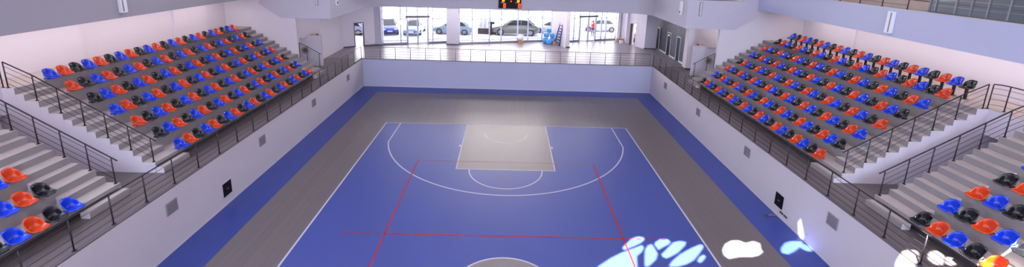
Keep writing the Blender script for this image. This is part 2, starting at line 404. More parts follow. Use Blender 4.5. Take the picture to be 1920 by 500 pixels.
# ------------------------------------------------------------------ upper walls and parapets
ZB, ZT = 5.97, 7.87
def arcpts(cx, cy, r, a0, a1, n): return [(cx+r*math.cos(a0+(a1-a0)*i/n), cy+r*math.sin(a0+(a1-a0)*i/n)) for i in range(n+1)]
YB3 = 3.05
line_ = [(-11.82, YB3+.18)] + [(-11.82, 9.2)] + arcpts(-10.22, 9.2, 1.6, PI, PI/2, 10)[1:] + arcpts(10.22, 9.2, 1.6, PI/2, 0, 10) + [(11.82, YB3+.18)]
m = MB()
for a, b_ in zip(line_, line_[1:]):
    a = Vector(a); b_ = Vector(b_); d = (b_-a).normalized(); nn = Vector((-d.y, d.x))*.2
    P = [(a.x, a.y), (b_.x, b_.y), (b_.x+nn.x, b_.y+nn.y), (a.x+nn.x, a.y+nn.y)]
    m.prism(P, 'z', ZB, ZT, 'plaster_lilac')
struct(m.build('wall_far'), 'upper balcony parapet of the far end carrying the scoreboard', 'wall')
for s, nm in ((-1, 'left'), (1, 'right')):
    m = MB()
    poly = [(s*11.82, ZB), (s*15.1, ZB), (s*16.45, 6.85), (s*16.45, 8.55), (s*15.55, 8.55), (s*15.45, ZT), (s*11.82, ZT)]
    m.prism(poly, 'y', YB3, YB3+.18, 'plaster_lilac')
    struct(m.build('wall_'+nm), 'pale lilac balcony block face above the far stairs on the %s' % nm, 'wall')
    m = MB()
    zf = 7.36 if s > 0 else 7.28
    m.box(s*16.45, s*16.65, YB, YB3+.18, zf, 8.55, 'fascia_shaded' if s < 0 else 'fascia_lit')
    m.box(s*16.43, s*16.67, YB, YB3+.18, 8.55, 8.59, 'cap_white')
    struct(m.build('wall_'+nm), 'long smooth balcony parapet above the %s stand' % nm, 'wall')
    m = MB(); m.box(s*16.65, s*(BACK[s]+.2), YB, YB3+.2, zf+.02, zf+.3, 'plaster')
    struct(m.build('ceiling'), 'white soffit over the top rows of the %s stand' % nm, 'ceiling')
    # back wall of the stand with shallow pilasters
    m = MB(); m.box(s*BACK[s], s*(BACK[s]+.25), YB, YE+.2, H-.1, CEIL if s < 0 else 8.0, 'plaster')
    for yy in ((-10.2, -6.7), (-1.4, 1.2)): m.box(s*(BACK[s]-.13), s*BACK[s], yy[0], yy[1], lv(7), zf+.05, 'plaster')
    struct(m.build('wall_'+nm), 'pinkish white back wall behind the %s stand' % nm, 'wall')
    # end wall of the stand
    m = MB(); m.box(s*14.2, s*(BACK[s]+.25), YE, YE+.25, H-.1, ZB if False else 7.6, 'plaster')
    struct(m.build('wall_'+nm), 'white end wall at the far side of the %s stand' % nm, 'wall')
# slab over lobby and over the far corners
m = MB()
m.box(-21, 21, 10.95, 19.5, 6.42, 6.7, 'plaster'); m.box(-21, -12.0, YE+.25, 10.95, 6.2, 6.5, 'plaster'); m.box(12.0, 21, YE+.25, 10.95, 6.2, 6.5, 'plaster')
struct(m.build('ceiling'), 'white lobby ceiling behind the balcony parapet', 'ceiling')
# enclosure (outside the picture)
m = MB(); m.box(-21.5, 23.5, YB-.25, YB, -.3, 10.2, 'plaster'); m.box(-21.5, 23.5, YB-.25, YB, 12.8, CEIL, 'plaster'); struct(m.build('wall_rear'), 'white rear wall behind the camera', 'wall')
m = MB(); m.box(-21.5, -21.2, YB, 19.5, H-.3, CEIL, 'plaster'); struct(m.build('wall_left'), 'outer wall of the hall on the left', 'wall')
m = MB(); m.box(23.2, 23.5, YB, 19.5, H-.3, CEIL, 'plaster'); struct(m.build('wall_right'), 'outer wall of the hall on the right', 'wall')
m = MB(); m.box(-21.5, 23.5, 14.3, 14.5, 6.6, 7.7, 'plaster'); m.box(-21.5, 23.5, 14.3, 14.5, 10.4, CEIL, 'plaster'); m.box(-21.5, -8, 14.3, 14.5, 7.7, 10.4, 'plaster'); m.box(8, 23.5, 14.3, 14.5, 7.7, 10.4, 'plaster')  # unseen high opening added so sky light reaches the court floor
for k in range(9): m.box(-8+2*k-.06, -8+2*k+.06, 14.32, 14.48, 7.7, 10.4, 'alu_light')
struct(m.build('wall_far'), 'upper far wall of the hall above the balcony', 'wall')

# unseen roof, its holes added and shaped to cast the sun pools
POOLS = [[(4.3,-11.55,0.0),(4.52,-11.31,0.0),(4.81,-10.99,0.0),(5.09,-10.84,0.0),(5.3,-10.89,-0.0),(5.28,-11.03,0.0),(5.1,-11.23,0.0),(4.81,-11.42,0.0),(4.57,-11.55,0.0),(4.34,-11.69,0.0)],
         [(3.2,-12.56,0.0),(3.78,-12.09,0.0),(4.24,-11.79,0.0),(4.68,-11.57,0.0),(5.1,-11.35,0.0),(5.12,-11.5,0.0),(4.94,-11.77,0.0),(4.72,-11.97,0.0),(4.58,-12.52,0.0),(4.42,-13.13,0.0),(2.72,-13.17,0.0)],
         [(5.11,-11.65,0.0),(5.31,-11.37,0.0),(5.48,-11.28,0.0),(5.51,-11.55,0.0),(5.52,-11.81,0.0),(5.36,-12.12,0.0),(5.14,-12.34,0.0),(4.94,-12.51,0.0),(4.84,-12.51,0.0),(4.96,-12.08,0.0)],
         [(5.64,-11.18,0.0),(5.9,-10.98,0.0),(6.19,-10.97,0.0),(6.24,-11.13,0.0),(6.07,-11.32,0.0),(5.86,-11.44,0.0),(5.6,-11.63,0.0),(5.59,-11.48,0.0),(5.55,-11.36,0.0)],
         [(5.64,-11.86,0.0),(5.94,-11.56,0.0),(6.33,-11.16,-0.0),(6.6,-11.07,0.0),(6.83,-11.11,0.0),(6.7,-11.33,0.0),(6.26,-11.76,0.0),(5.9,-11.99,0.0),(5.71,-12.08,0.0),(5.62,-11.97,0.0)],
         [(5.68,-12.49,0.0),(5.89,-12.21,0.0),(6.35,-11.81,0.0),(6.88,-11.47,0.0),(7.29,-11.25,0.0),(7.4,-11.27,0.0),(7.33,-11.43,0.0),(7.02,-11.79,0.0),(6.68,-12.14,0.0),(6.32,-12.36,0.0),(5.98,-12.48,0.0)],
         [(6.78,-12.21,0.0),(6.99,-11.93,0.0),(7.2,-11.81,0.0),(7.21,-11.93,0.0),(7.01,-12.15,0.0),(6.85,-12.27,0.0)],
         [(7.99,-11.55,0.0),(8.29,-11.18,0.0),(8.63,-10.97,0.0),(8.94,-10.96,-0.0),(9.09,-11.11,0.0),(9.46,-10.98,0.0),(9.64,-11.1,-0.0),(9.48,-11.41,0.0),(9.47,-11.59,0.0),(9.17,-11.81,0.0),(8.89,-11.9,0.0),(8.43,-11.91,0.0),(7.98,-12.03,0.0),(7.9,-11.85,0.0)],
         [(10.25,-11.39,0.0),(10.61,-11.06,0.0),(10.93,-10.93,0.0),(11.37,-10.95,0.0),(11.12,-11.23,-0.0),(10.64,-11.55,0.0),(10.3,-11.73,0.0),(10.12,-11.65,0.0)],
         [(11.39,-11.3,0.0),(11.39,-11.18,0.0),(11.32,-11.09,0.0),(11.22,-11.06,0.0),(11.12,-11.09,0.0),(11.05,-11.18,0.0),(11.02,-11.3,0.0),(11.05,-11.42,0.0),(11.12,-11.51,0.0),(11.22,-11.54,0.0),(11.32,-11.51,0.0),(11.39,-11.42,0.0)],
         [(11.43,-10.439,0.57),(11.43,-10.538,0.62),(11.43,-10.703,0.35),(11.43,-10.852,0.07),(11.43,-10.863,-0.02),(11.43,-10.78,-0.1),(11.43,-10.604,0.15)],
         [(11.31,-14.61,2.24),(11.58,-14.42,2.24),(11.76,-14.36,2.24),(11.98,-14.36,2.24),(11.99,-14.44,2.24),(11.77,-14.7,2.24),(11.53,-14.9,2.24),(11.33,-15.03,2.24),(11.19,-15.02,2.24),(11.17,-14.89,2.24)],
         [(12.18,-14.55,2.24),(12.45,-14.39,2.24),(12.63,-14.37,2.24),(12.67,-14.49,2.24),(12.5,-14.71,2.24),(12.14,-15.0,2.24),(11.97,-14.98,2.24),(11.97,-14.79,2.24)],
         [(12.58,-14.67,2.24),(12.77,-14.62,2.24),(12.75,-14.76,2.24),(12.61,-14.93,2.24),(12.37,-15.03,2.24),(12.31,-14.94,2.24)],
         [(13.46,-15.16,2.62),(13.74,-15.01,2.62),(13.99,-14.99,2.62),(14.14,-15.05,2.62),(14.03,-15.21,2.62),(13.45,-15.7,2.62),(13.03,-15.71,2.62),(13.19,-15.45,2.62)],
         [(12.51,-15.55,2.9),(12.73,-15.41,2.9),(12.92,-15.37,2.9),(12.93,-15.48,2.9),(12.52,-15.84,2.9),(12.29,-15.91,2.9),(12.29,-15.79,2.9)]]
verts = [Vector(p) for p in ((-21.5, YB-.25), (23.5, YB-.25), (23.5, 19.6), (-21.5, 19.6))]; loops = [[0, 1, 2, 3]]
holes = []
for P in POOLS:
    b0 = len(verts); H2 = []
    for p in P:
        t = (CEIL-p[2])/(-SUN_D.z); H2.append(Vector((p[0]-SUN_D.x*t, p[1]-SUN_D.y*t)))
    verts += H2; loops.append(list(range(b0, b0+len(H2)))); holes.append(H2)
edges = [(L[i], L[(i+1) % len(L)]) for L in loops for i in range(len(L))]
vo, eo, fo, *_ = delaunay_2d_cdt(verts, edges, [], 0, 1e-6)
def inside(p, poly):
    c = False; n = len(poly)
    for i in range(n):
        a, b_ = poly[i], poly[(i+1) % n]
        if (a.y > p.y) != (b_.y > p.y) and p.x < (b_.x-a.x)*(p.y-a.y)/(b_.y-a.y)+a.x: c = not c
    return c
m = MB()
for f in fo:
    c = sum((vo[i] for i in f), Vector((0, 0)))/len(f)
    if any(inside(c, h) for h in holes): continue
    m.face([(vo[i].x, vo[i].y, CEIL) for i in f], 'plaster')
roof = m.build('ceiling', recalc=False); struct(roof, 'hall roof with holes cut to cast the sun pools', 'ceiling')
sol = roof.modifiers.new('solid', 'SOLIDIFY'); sol.thickness = .06; sol.offset = 1

# ------------------------------------------------------------------ lobby: walls, facade, doors
def wallseg(b, p, q_, z0, z1, th, mt):
    p = Vector(p); q_ = Vector(q_); d = (q_-p).normalized(); nn = Vector((-d.y, d.x))*th
    b.prism([(p.x, p.y), (q_.x, q_.y), (q_.x+nn.x, q_.y+nn.y), (p.x+nn.x, p.y+nn.y)], 'z', z0, z1, mt)
def P2(p, d, t): return (p[0]+d[0]*t, p[1]+d[1]*t)
ZC = 6.5
# left lobby walls
m = MB(); wallseg(m, (-14.3, 7.0), (-14.3, 11.3), H-.02, ZC, .2, 'plaster'); wallseg(m, (-19.0, 7.0), (-14.5, 7.0), H-.02, ZC, .2, 'plaster')
struct(m.build('wall_left'), 'white lobby wall lit by daylight left of the walkway', 'wall')
pA, pB = Vector((-14.3, 11.3)), Vector((-12.0, 12.75)); dd = (pB-pA).normalized(); LW = (pB-pA).length
m = MB(); da, db = .98, 1.78
wallseg(m, pA, pA+dd*da, H-.02, ZC, .2, 'plaster'); wallseg(m, pA+dd*db, pB, H-.02, ZC, .2, 'plaster')
wallseg(m, pA+dd*da, pA+dd*db, H+2.12, ZC, .2, 'plaster')
struct(m.build('wall_far'), 'white wall with the narrow doorway left of the facade', 'wall')
m = MB()
for t0, t1, z0, z1 in ((da-.03, da+.05, H, H+2.15), (db-.05, db+.03, H, H+2.15), (da, db, H+2.07, H+2.15), (da, db, H+1.2, H+1.24)):
    wallseg(m, pA+dd*t0, pA+dd*t1, z0, z1, .2, 'dark_base')
struct(m.build('door_1'), 'narrow dark framed doorway to the bright street left of the facade', 'door')
m = MB(); wallseg(m, pA+dd*.0, pA+dd*da, H, H+.1, -.02, 'dark_base'); wallseg(m, pA+dd*db, pB, H, H+.1, -.02, 'dark_base'); struct(m.build('baseboard_far'), 'dark skirting of the wall by the narrow doorway', 'baseboard')

def pier(x0, x1, y0, y1, label, mt='plaster_lilac'):
    b = MB(); b.box(x0, x1, y0, y1, H-.02, ZC, mt); o = b.build('pillar'); o['kind'] = 'structure'; tag(o, label, 'pillar')
    c = MB(); c.box(x0-.012, x1+.012, y0-.012, y1, H-.01, H+.10, 'dark_base'); c.build('pillar_base', o)
pier(-12.0, -11.42, 12.75, 13.6, 'square pale pillar left of the first glass bay')
pier(-5.72, -4.62, 13.85, 15.2, 'wide pale pillar between the two left glass bays')
pier(12.85, 13.95, 14.3, 15.6, 'pale lilac pillar beside the stone cladding')
pier(13.7, 14.2, 6.75, 7.4, 'white pillar at the near end of the stone cladding', 'plaster')
m = MB(); wallseg(m, (4.32, 17.05), (5.35, 13.9), H-.02, ZC, .38, 'plaster'); 
struct(m.build('wall_far'), 'white cross wall the blue ladder leans on', 'wall')
m = MB(); wallseg(m, (5.4, 13.84), (5.78, 13.95), H, H+.1, .1, 'dark_base'); struct(m.build('baseboard_far'), 'dark foot of the white cross wall', 'baseboard')
m = MB(); wallseg(m, (11.2, 18.75), (11.2, 18.2), H-.02, ZC, .0001, 'plaster'); wallseg(m, (12.85, 14.4), (12.35, 15.8), H-.02, ZC, -.2, 'plaster')
pC, pD = Vector((11.3, 18.7)), Vector((12.2, 16.3))
wallseg(m, pC, pD, H-.02, ZC, .2, 'plaster'); wallseg(m, (12.2, 16.3), (12.35, 15.8), H+2.1, ZC, .2, 'plaster')
m.box(11.15, 11.4, 18.0, 18.3, H, ZC, 'plaster'); m.box(11.75, 11.95, 16.9, 17.15, H, ZC, 'plaster')
struct(m.build('wall_right'), 'white wall with the open doorway right of the glass facade', 'wall')
m = MB(); wallseg(m, (12.2, 16.3), (12.16, 16.42), H, H+2.1, .22, 'dark_brown'); struct(m.build('door_2'), 'open doorway with brown frame in the right lobby wall', 'door')
m = MB(); m.box(12.8, 13.4, 17.6, 18.0, H, H+.45, 'rubber'); m.box(12.8, 13.4, 17.6, 18.0, H+.45, H+.9, 'vent_grey'); m.box(12.8, 13.4, 17.6, 18.0, H+1.3, H+1.35, 'vent_grey'); m.box(12.9, 13.2, 17.7, 17.9, H+1.35, H+1.6, 'alu_light')
tag(m.build('storage_shelf'), 'shelf unit glimpsed through the open doorway in the right lobby wall', 'shelf')

# stone cladding with three lifts
m = MB(); doors = [(14.30, 15.05), (11.53, 12.32), (9.38, 10.12)]
ys = [7.4] + [v for d in reversed(doors) for v in d] + [15.9]
for a, b_ in zip(ys[0::2], ys[1::2]): m.box(14.2, 14.45, a, b_, H-.02, ZC, 'cladding_stone')
for a, b_ in doors: m.box(14.2, 14.45, a, b_, H+1.95, ZC, 'cladding_stone')
m.box(14.2, 21, 15.9, 16.1, H, ZC, 'plaster')
struct(m.build('wall_right'), 'dark veined stone cladding with three narrow lift doorways', 'wall')
for i, (a, b_) in enumerate(doors):
    m = MB()
    m.box(14.21, 14.25, a, b_, H, H+1.95, 'black_panel')
    for z0, z1, y0, y1 in ((H, H+2.02, a-.05, a+.02), (H, H+2.02, b_-.02, b_+.05), (H+1.95, H+2.03, a, b_)): m.box(14.17, 14.25, y0, y1, z0, z1, 'alu_light')
    o = m.build('door_%d' % (i+3)); struct(o, 'narrow black lift door with pale frame, %s in the stone wall' % ('farthest', 'middle', 'nearest')[i], 'door')
    if i == 1:
        c = MB(); c.disc_cyl((14.20, b_-.28, H+1.75), (1, 0, 0), .07, .03, 'orange_lamp', 14); c.build('lamp', o)
m = MB()
for a, b_ in ((13.9, 12.4), (11.4, 10.3), (9.2, 8.3)): m.box(14.14, 14.2, b_, a, H, H+.12, 'white_gloss')
struct(m.build('baseboard_right'), 'white skirting at the foot of the stone cladding', 'baseboard')

# glass facade bays
def bay(num, p, q_, mull, label, doorspan=None, zt=6.45):
    p = Vector(p); q_ = Vector(q_); L = (q_-p).length; d = (q_-p)/L; rt = thing('window_%d' % num, label, 'window', (0, 0, 0)); rt['kind'] = 'structure'
    f = MB(); g = MB()
    for t in mull:
        wallseg(f, p+d*(t-.045), p+d*(t+.045), H, zt, .14, 'alu')
    for z0, z1 in ((H+.02, H+.10), (H+.32, H+.38), (H+2.28, H+2.36), (H+3.05, H+3.10)):
        segs = [(0, L)] if not doorspan or z0 > H+2 else [(0, doorspan[0]), (doorspan[1], L)]
        for a, b_ in segs: wallseg(f, p+d*a, p+d*b_, z0, z1, .10, 'alu' if z0 > H+.1 else 'alu_light')
    f.build('window_frame', rt)
    segs = [(0, L)] if not doorspan else [(0, doorspan[0]), (doorspan[1], L)]
    k = MB()
    for a, b_ in segs: wallseg(k, p+d*a, p+d*b_, H-.02, H+.14, .16, 'dark_base')
    k.build('window_sill', rt)
    ts = sorted(mull)
    for a, b_ in zip(ts, ts[1:]):
        gg = MB(); z0 = H+.1
        if doorspan and a >= doorspan[0]-.01 and b_ <= doorspan[1]+.01: z0 = H+2.36
        pa = p+d*(a+.03)+Vector((-d.y, d.x))*.06; pb = p+d*(b_-.03)+Vector((-d.y, d.x))*.06
        gg.face([(pa.x, pa.y, z0), (pb.x, pb.y, z0), (pb.x, pb.y, zt), (pa.x, pa.y, zt)], 'pane'); gg.build('glass_pane', rt)
    return p, d, L
def tpx(p, q_, frac): return frac
def mpos(p, q_, xs):
    """distances along the bay for the listed fractions"""
    L = (Vector(q_)-Vector(p)).length; return [L*x for x in xs]
A0, A1 = (-11.42, 13.05), (-5.72, 14.95)
pa, da_, La = bay(1, A0, A1, mpos(A0, A1, [0, .275, .37, .53, .69, .76, 1]), 'left glass bay of the street facade with sliding doors', (La0 := 6.008*.37, 6.008*.69))
B0, B1 = (-4.6, 14.25), (4.3, 17.1)
bay(2, B0, B1, mpos(B0, B1, [0, .135, .315, .44, .62, .735, .895, 1]), 'wide middle glass bay of the street facade')
C0, C1 = (6.0, 16.9), (11.2, 18.8)
pc, dc, Lc = bay(3, C0, C1, mpos(C0, C1, [.02, .11, .225, .41, .56, .68, .78, 1]), 'right glass bay of the street facade with sliding doors', (5.536*.225, 5.536*.56))
def sliding(num, p, d, a, b_, label):
    rt = thing('door_%d' % num, label, 'door'); rt['kind'] = 'structure'
    mid = (a+b_)/2
    for x0, x1 in ((a+.05, mid-.01), (mid+.01, b_-.05)):
        f = MB()
        for u0_, u1_, z0, z1 in ((x0, x0+.06, H, H+2.25), (x1-.06, x1, H, H+2.25), (x0, x1, H, H+.1), (x0, x1, H+2.17, H+2.25), (x0, x1, H+1.0, H+1.04)):
            wallseg(f, p+d*u0_, p+d*u1_, z0, z1, .05, 'alu_light')
        lf = f.build('door_leaf', rt)
        g = MB(); pp = p+d*x0+Vector((-d.y, d.x))*.02; qq = p+d*x1+Vector((-d.y, d.x))*.02
        g.face([(pp.x, pp.y, H+.1), (qq.x, qq.y, H+.1), (qq.x, qq.y, H+2.2), (pp.x, pp.y, H+2.2)], 'pane'); g.build('glass_pane', lf)
    k = MB(); wallseg(k, p+d*(a-.15), p+d*(b_+.15), H+2.42, H+2.62, -.14, 'vent_dark'); k.build('door_operator', rt)
sliding(6, pa, da_, 6.008*.37, 6.008*.69, 'bright sliding glass door in the left glass bay')
sliding(7, pc, dc, 5.536*.225, 5.536*.56, 'bright sliding glass door in the right glass bay')

# ------------------------------------------------------------------ street outside
SZ = 2.2
m = MB(); m.box(-60, 60, 19.6, 80, SZ-.3, SZ, 'street'); m.box(-60, 60, 12.8, 19.6, H-.5, H-.31, 'street'); m.prism([(-21, 11.6), (-14.3, 11.55), (-12, 13.0), (-11.4, 13.3), (-4.6, 15.4), (-4.6, 14.6), (4.3, 17.4), (6, 17.4), (11.2, 19.1), (11.2, 19.6), (-21, 19.6)], 'z', H-.3, H-.008, 'street')
struct(m.build('floor'), 'sunlit pale pavement and street outside the facade', 'pavement')
m = MB(); m.box(-45, 45, 38, 40, SZ, 16, 'street_wall')
for i in range(-9, 10):
    for z in (SZ+.9, SZ+4.4): m.box(i*4.2-1.0, i*4.2+1.0, 37.93, 38.0, z, z+1.7, 'dark_base' if i > 0 else 'vent_grey')
tag(m.build('street_building'), 'overexposed pale building across the street beyond the facade', 'building')

def car(name, label, loc, rz, paint, dark=False):
    rt = thing(name, label, 'car', loc, rz, 'cars parked outside the facade')
    mat(paint[0], paint[1], .25, metal=.3, coat=.6)
    L = 4.3; W = .88
    # stations along length: x, zlow, zbelt, zroof, halfwidth, roof halfwidth
    st = [(-2.15, .40, .72, .72, .70, .60), (-2.02, .26, .86, .88, .82, .70), (-1.75, .22, .92, 1.02, W, .64), (-1.15, .22, .94, 1.40, W, .60), (-.5, .22, .93, 1.46, W, .62), (.25, .22, .92, 1.43, W, .62),
          (.75, .22, .90, 1.15, W, .64), (1.12, .22, .88, .93, W, .72), (1.65, .22, .80, .84, .86, .72), (2.02, .26, .68, .72, .80, .64), (2.15, .38, .58, .60, .68, .56)]
    b = MB(); rings = []
    def ring(x, zl, zb, zr, hw, rw):
        return [(x, -hw*.9, zl), (x, -hw, zl+.12), (x, -hw*1.0, (zl+zb)/2), (x, -hw*.96, zb), (x, -rw, max(zr-.05, zb)), (x, -rw*.8, zr), (x, rw*.8, zr), (x, rw, max(zr-.05, zb)), (x, hw*.96, zb), (x, hw, (zl+zb)/2), (x, hw, zl+.12), (x, hw*.9, zl)]
    R = [ring(*s) for s in st]
    gl = MB()
    for i in range(len(R)-1):
        for k in range(12):
            a, b2, c, d = R[i][k], R[i][(k+1) % 12], R[i+1][(k+1) % 12], R[i+1][k]
            b.face([a, b2, c, d], paint[0], True)
    b.face(R[0], paint[0]); b.face(list(reversed(R[-1])), paint[0])
    body = b.build('car_body', rt)
    def pane(pts, off):
        gl.face([(x+off[0], y+off[1], z+off[2]) for x, y, z in pts], 'dark_glass')
    for sgn in (-1, 1):
        for xs in (((-1.55, .97), (-1.1, 1.33), (-.55, 1.38), (-.50, .97)), ((-.42, .97), (-.45, 1.38), (.2, 1.35), (.68, 1.08), (.80, .96))):
            pts = []
            for x, z in xs:
                hw = .85; tt = (z-.93)/(1.42-.93); y = (hw*(1-tt)+.63*tt)+.012
                pts.append((x, sgn*y, z))
            gl.face(pts if sgn > 0 else list(reversed(pts)), 'dark_glass')
    gl.face([(1.10, -.66, .95), (1.10, .66, .95), (.34, .52, 1.415), (.34, -.52, 1.415)], 'dark_glass')
    gl.face([(-1.76, -.60, 1.04), (-1.76, .60, 1.04), (-1.19, .50, 1.405), (-1.19, -.50, 1.405)], 'dark_glass')
    g_ = gl.build('car_windows', rt, recalc=False)
    sm = g_.modifiers.new('t', 'SOLIDIFY'); sm.thickness = .03; sm.offset = 0
    for x in (-1.35, 1.35):
        for y in (-.80, .80):
            wb = MB(); wb.disc_cyl((x, y, .32), (0, 1, 0), .32, .2, 'rubber', 22); wb.disc_cyl((x, y*1.02, .32), (0, 1, 0), .20, .2, 'vent_grey', 14); wb.build('wheel', rt)
    for y in (-.55, .55):
        lb = MB(); lb.ellipsoid((2.02, y, .64), (.12, .2, .08), 'white_gloss', 10, 6); lb.build('headlight', rt)
        lb = MB(); lb.ellipsoid((-2.04, y*1.15, .76), (.08, .14, .09), 'led_tail', 10, 6); lb.build('tail_light', rt)
    lb = MB(); lb.box(2.10, 2.17, -.5, .5, .36, .52, 'rubber'); lb.box(2.15, 2.185, -.24, .24, .42, .53, 'white_gloss'); lb.build('grille', rt)
    if dark: rt.scale = (1.18, 1.12, 1.2)
    return rt
mat('led_tail', (190, 24, 24), .3)
car('car', 'blue hatchback parked nose first outside the left glass bay', (-12.7, 19.9, SZ), math.radians(-72), ('paint_blue', (24, 56, 170)))
car('car', 'white car seen from the front through the left sliding door', (-9.95, 19.9, SZ), math.radians(-88), ('paint_white', (150, 180, 214)))
car('car', 'pale silver car side on behind the wide pillar, red tail light showing', (-5.9, 20.2, SZ), math.radians(176), ('paint_silver', (140, 164, 176)))
car('car', 'large dark grey car seen side on in the middle glass bay', (.75, 20.6, SZ), math.radians(180), ('paint_pearl', (120, 120, 112)), True)
car('car', 'pale car parked at an angle at the right of the middle bay', (5.0, 22.0, SZ), math.radians(150), ('paint_grey', (196, 206, 214)))
car('car', 'light grey car glimpsed through the right glass bay', (10.6, 24.6, SZ), math.radians(180), ('paint_ash', (188, 196, 206)))

car('car', 'white car glimpsed through the narrow doorway left of the facade', (-16.3, 18.6, SZ), math.radians(170), ('paint_ice', (170, 176, 214)))
m = MB(); m.box(-3.3, -1.3, 20.4, 20.9, SZ, SZ+.62, 'dark_brown'); m.box(-3.35, -1.25, 20.35, 20.95, SZ+.62, SZ+.70, 'street_wall'); tag(m.build('planter_wall'), 'low dark brown planter wall outside the middle glass bay', 'planter')
for i, (x, hgt) in enumerate(((-3.0, 1.25), (-2.55, 1.4), (-2.05, 1.3))):
    m = MB(); m.tube2((x, 20.65, SZ+.702), (x+.08, 20.65, SZ+.70+hgt), .2, .15, 'white_bag', 14); m.ellipsoid((x+.08, 20.65, SZ+.70+hgt), (.15, .15, .08), 'white_bag', 14, 6)
    tag(m.build('wrapped_roll'), 'pale wrapped roll on the planter wall, %s of three' % ('leftmost', 'middle one', 'rightmost')[i], 'roll', 'rolls on the planter wall')
m = MB(); m.tube2((-1.9, 19.7, SZ), (-1.8, 19.7, SZ+1.2), .12, .10, 'rubber', 12); m.box(-2.15, -1.45, 19.62, 19.85, SZ+1.2, SZ+1.45, 'rubber')
tag(m.build('parking_meter'), 'dark post with a boxy head outside the middle glass bay', 'post')
# person outside the right sliding door
def person():
    rt = thing('person', 'person in dark blue trousers and red top standing outside the right sliding door', 'person', (9.1, 20.3, SZ), math.radians(20))
    mat('skin', (190, 140, 115), .6); mat('cloth_red', (214, 40, 48), .8); mat('cloth_navy', (36, 38, 84), .8); mat('hair', (26, 20, 18), .8)
    V = [(0,0,.95), (0,0,1.15), (0,0,1.38), (0,0,1.48), (0,.01,1.60), (0,.01,1.70), (.10,0,.92), (.11,-.02,.50), (.11,.02,.09), (.12,-.14,.05), (-.10,0,.92), (-.11,.02,.50), (-.11,.04,.09), (-.12,-.12,.05),
         (.19,0,1.40), (.24,.02,1.12), (.22,-.10,.90), (.22,-.14,.80), (-.19,0,1.40), (-.24,.02,1.12), (-.22,-.10,.90), (-.22,-.14,.80)]
    E_ = [(0,1),(1,2),(2,3),(3,4),(4,5),(0,6),(6,7),(7,8),(8,9),(0,10),(10,11),(11,12),(12,13),(2,14),(14,15),(15,16),(16,17),(2,18),(18,19),(19,20),(20,21)]
    Rr = [(.15,.11),(.14,.10),(.16,.10),(.055,.055),(.085,.10),(.07,.08),(.09,.09),(.06,.065),(.04,.045),(.035,.03),(.09,.09),(.06,.065),(.04,.045),(.035,.03),(.055,.055),(.04,.04),(.03,.03),(.035,.02),(.055,.055),(.04,.04),(.03,.03),(.035,.02)]
    me = bpy.data.meshes.new('person_body'); me.from_pydata(V, E_, []); o = bpy.data.objects.new('body', me); COL.objects.link(o); o.parent = rt
    sk = o.modifiers.new('skin', 'SKIN'); ly = me.skin_vertices[0] if me.skin_vertices else None
    if ly is None:
        bm = bmesh.new(); bm.from_mesh(me); bm.verts.layers.skin.verify(); bm.to_mesh(me); bm.free(); ly = me.skin_vertices[0]
    for i, r in enumerate(Rr): ly.data[i].radius = r
    ly.data[0].use_root = True
    sb = o.modifiers.new('sub', 'SUBSURF'); sb.levels = 1; sb.render_levels = 2
    m_ = bpy.data.materials.new('person_clothes'); m_.use_nodes = True; nt = m_.node_tree; b = nt.nodes['Principled BSDF']
    tc = nt.nodes.new('ShaderNodeTexCoord'); sp = nt.nodes.new('ShaderNodeSeparateXYZ'); rp = nt.nodes.new('ShaderNodeValToRGB'); mr = nt.nodes.new('ShaderNodeMapRange'); mr.inputs['From Max'].default_value = 1.8
    nt.links.new(tc.outputs['Object'], sp.inputs[0]); nt.links.new(sp.outputs['Z'], mr.inputs['Value']); nt.links.new(mr.outputs[0], rp.inputs[0]); nt.links.new(rp.outputs[0], b.inputs['Base Color'])
    cr = rp.color_ramp; cr.interpolation = 'CONSTANT'; cr.elements[0].position = 0; cr.elements[0].color = srgb((20,20,24)); cr.elements[1].position = .06; cr.elements[1].color = srgb((36,38,84))
    for p_, c_ in ((.55, (214,40,48)), (.83, (190,140,115))): e2 = cr.elements.new(p_); e2.color = srgb(c_)
    me.materials.append(m_)
    h = MB(); h.ellipsoid((0, .035, 1.69), (.095, .10, .10), 'hair', 14, 8); h.build('hair', rt)
    f = MB(); f.ellipsoid((0, -.10, 1.62), (.012, .02, .02), 'skin', 8, 6); f.build('nose', rt)
person()

# ------------------------------------------------------------------ lobby objects
def bagpile():
    spots = [(3.66, 16.1, .0, .29, .27), (4.30, 16.05, .0, .29, .27), (3.95, 15.45, 0, .28, .24), (3.72, 16.05, .58, .28, .22), (4.28, 16.05, .58, .24, .20), (3.96, 16.05, 1.06, .24, .20)]
    names = ['left rear at floor level', 'right front at floor level', 'small one at the front left', 'resting on the two floor bags', 'second tier on the right', 'topmost of the pile']
    for (x, y, z, r, h), nm in zip(spots, names):
        m = MB(); m.sbag((x, y, H+z+h-.01), (r, r*.9, h), 'blue_bag', seed=int(x*100))
        tag(m.build('plastic_bag'), 'blue bag by the white cross wall, %s' % nm, 'bag', 'pile of blue bags in the lobby')
bagpile()
m = MB(); m.ellipsoid((1.2, 15.55, H+.57), (.34, .28, .28), 'white_bag', 16, 9, seed=3, jit=.06); tag(m.build('plastic_bag'), 'crumpled white bag on a small carton by the middle glass bay', 'bag')
def carton(name, x, y, w_, d_, h_, label, z=H, rz=0, mt='cardboard'):
    m = MB(); m.box(-w_/2, w_/2, -d_/2, d_/2, 0, h_, mt); 
    rt = m.build(name); rt.location = (x, y, z-.013); rt.rotation_euler = (0, 0, rz); tag(rt, label, 'box')
    fl = MB(); fl.box(-w_/2, -.01, -d_/2, d_/2, h_+.001, h_+.012, mt); fl.box(.01, w_/2, -d_/2, d_/2, h_+.001, h_+.012, mt); fl.build('flap', rt); return rt
carton('cardboard_box', 1.2, 15.55, .5, .4, .28, 'small brown carton under the white bag by the middle bay')
carton('cardboard_box', 4.42, 15.25, .3, .3, .3, 'small brown carton between the blue bags and the ladder')
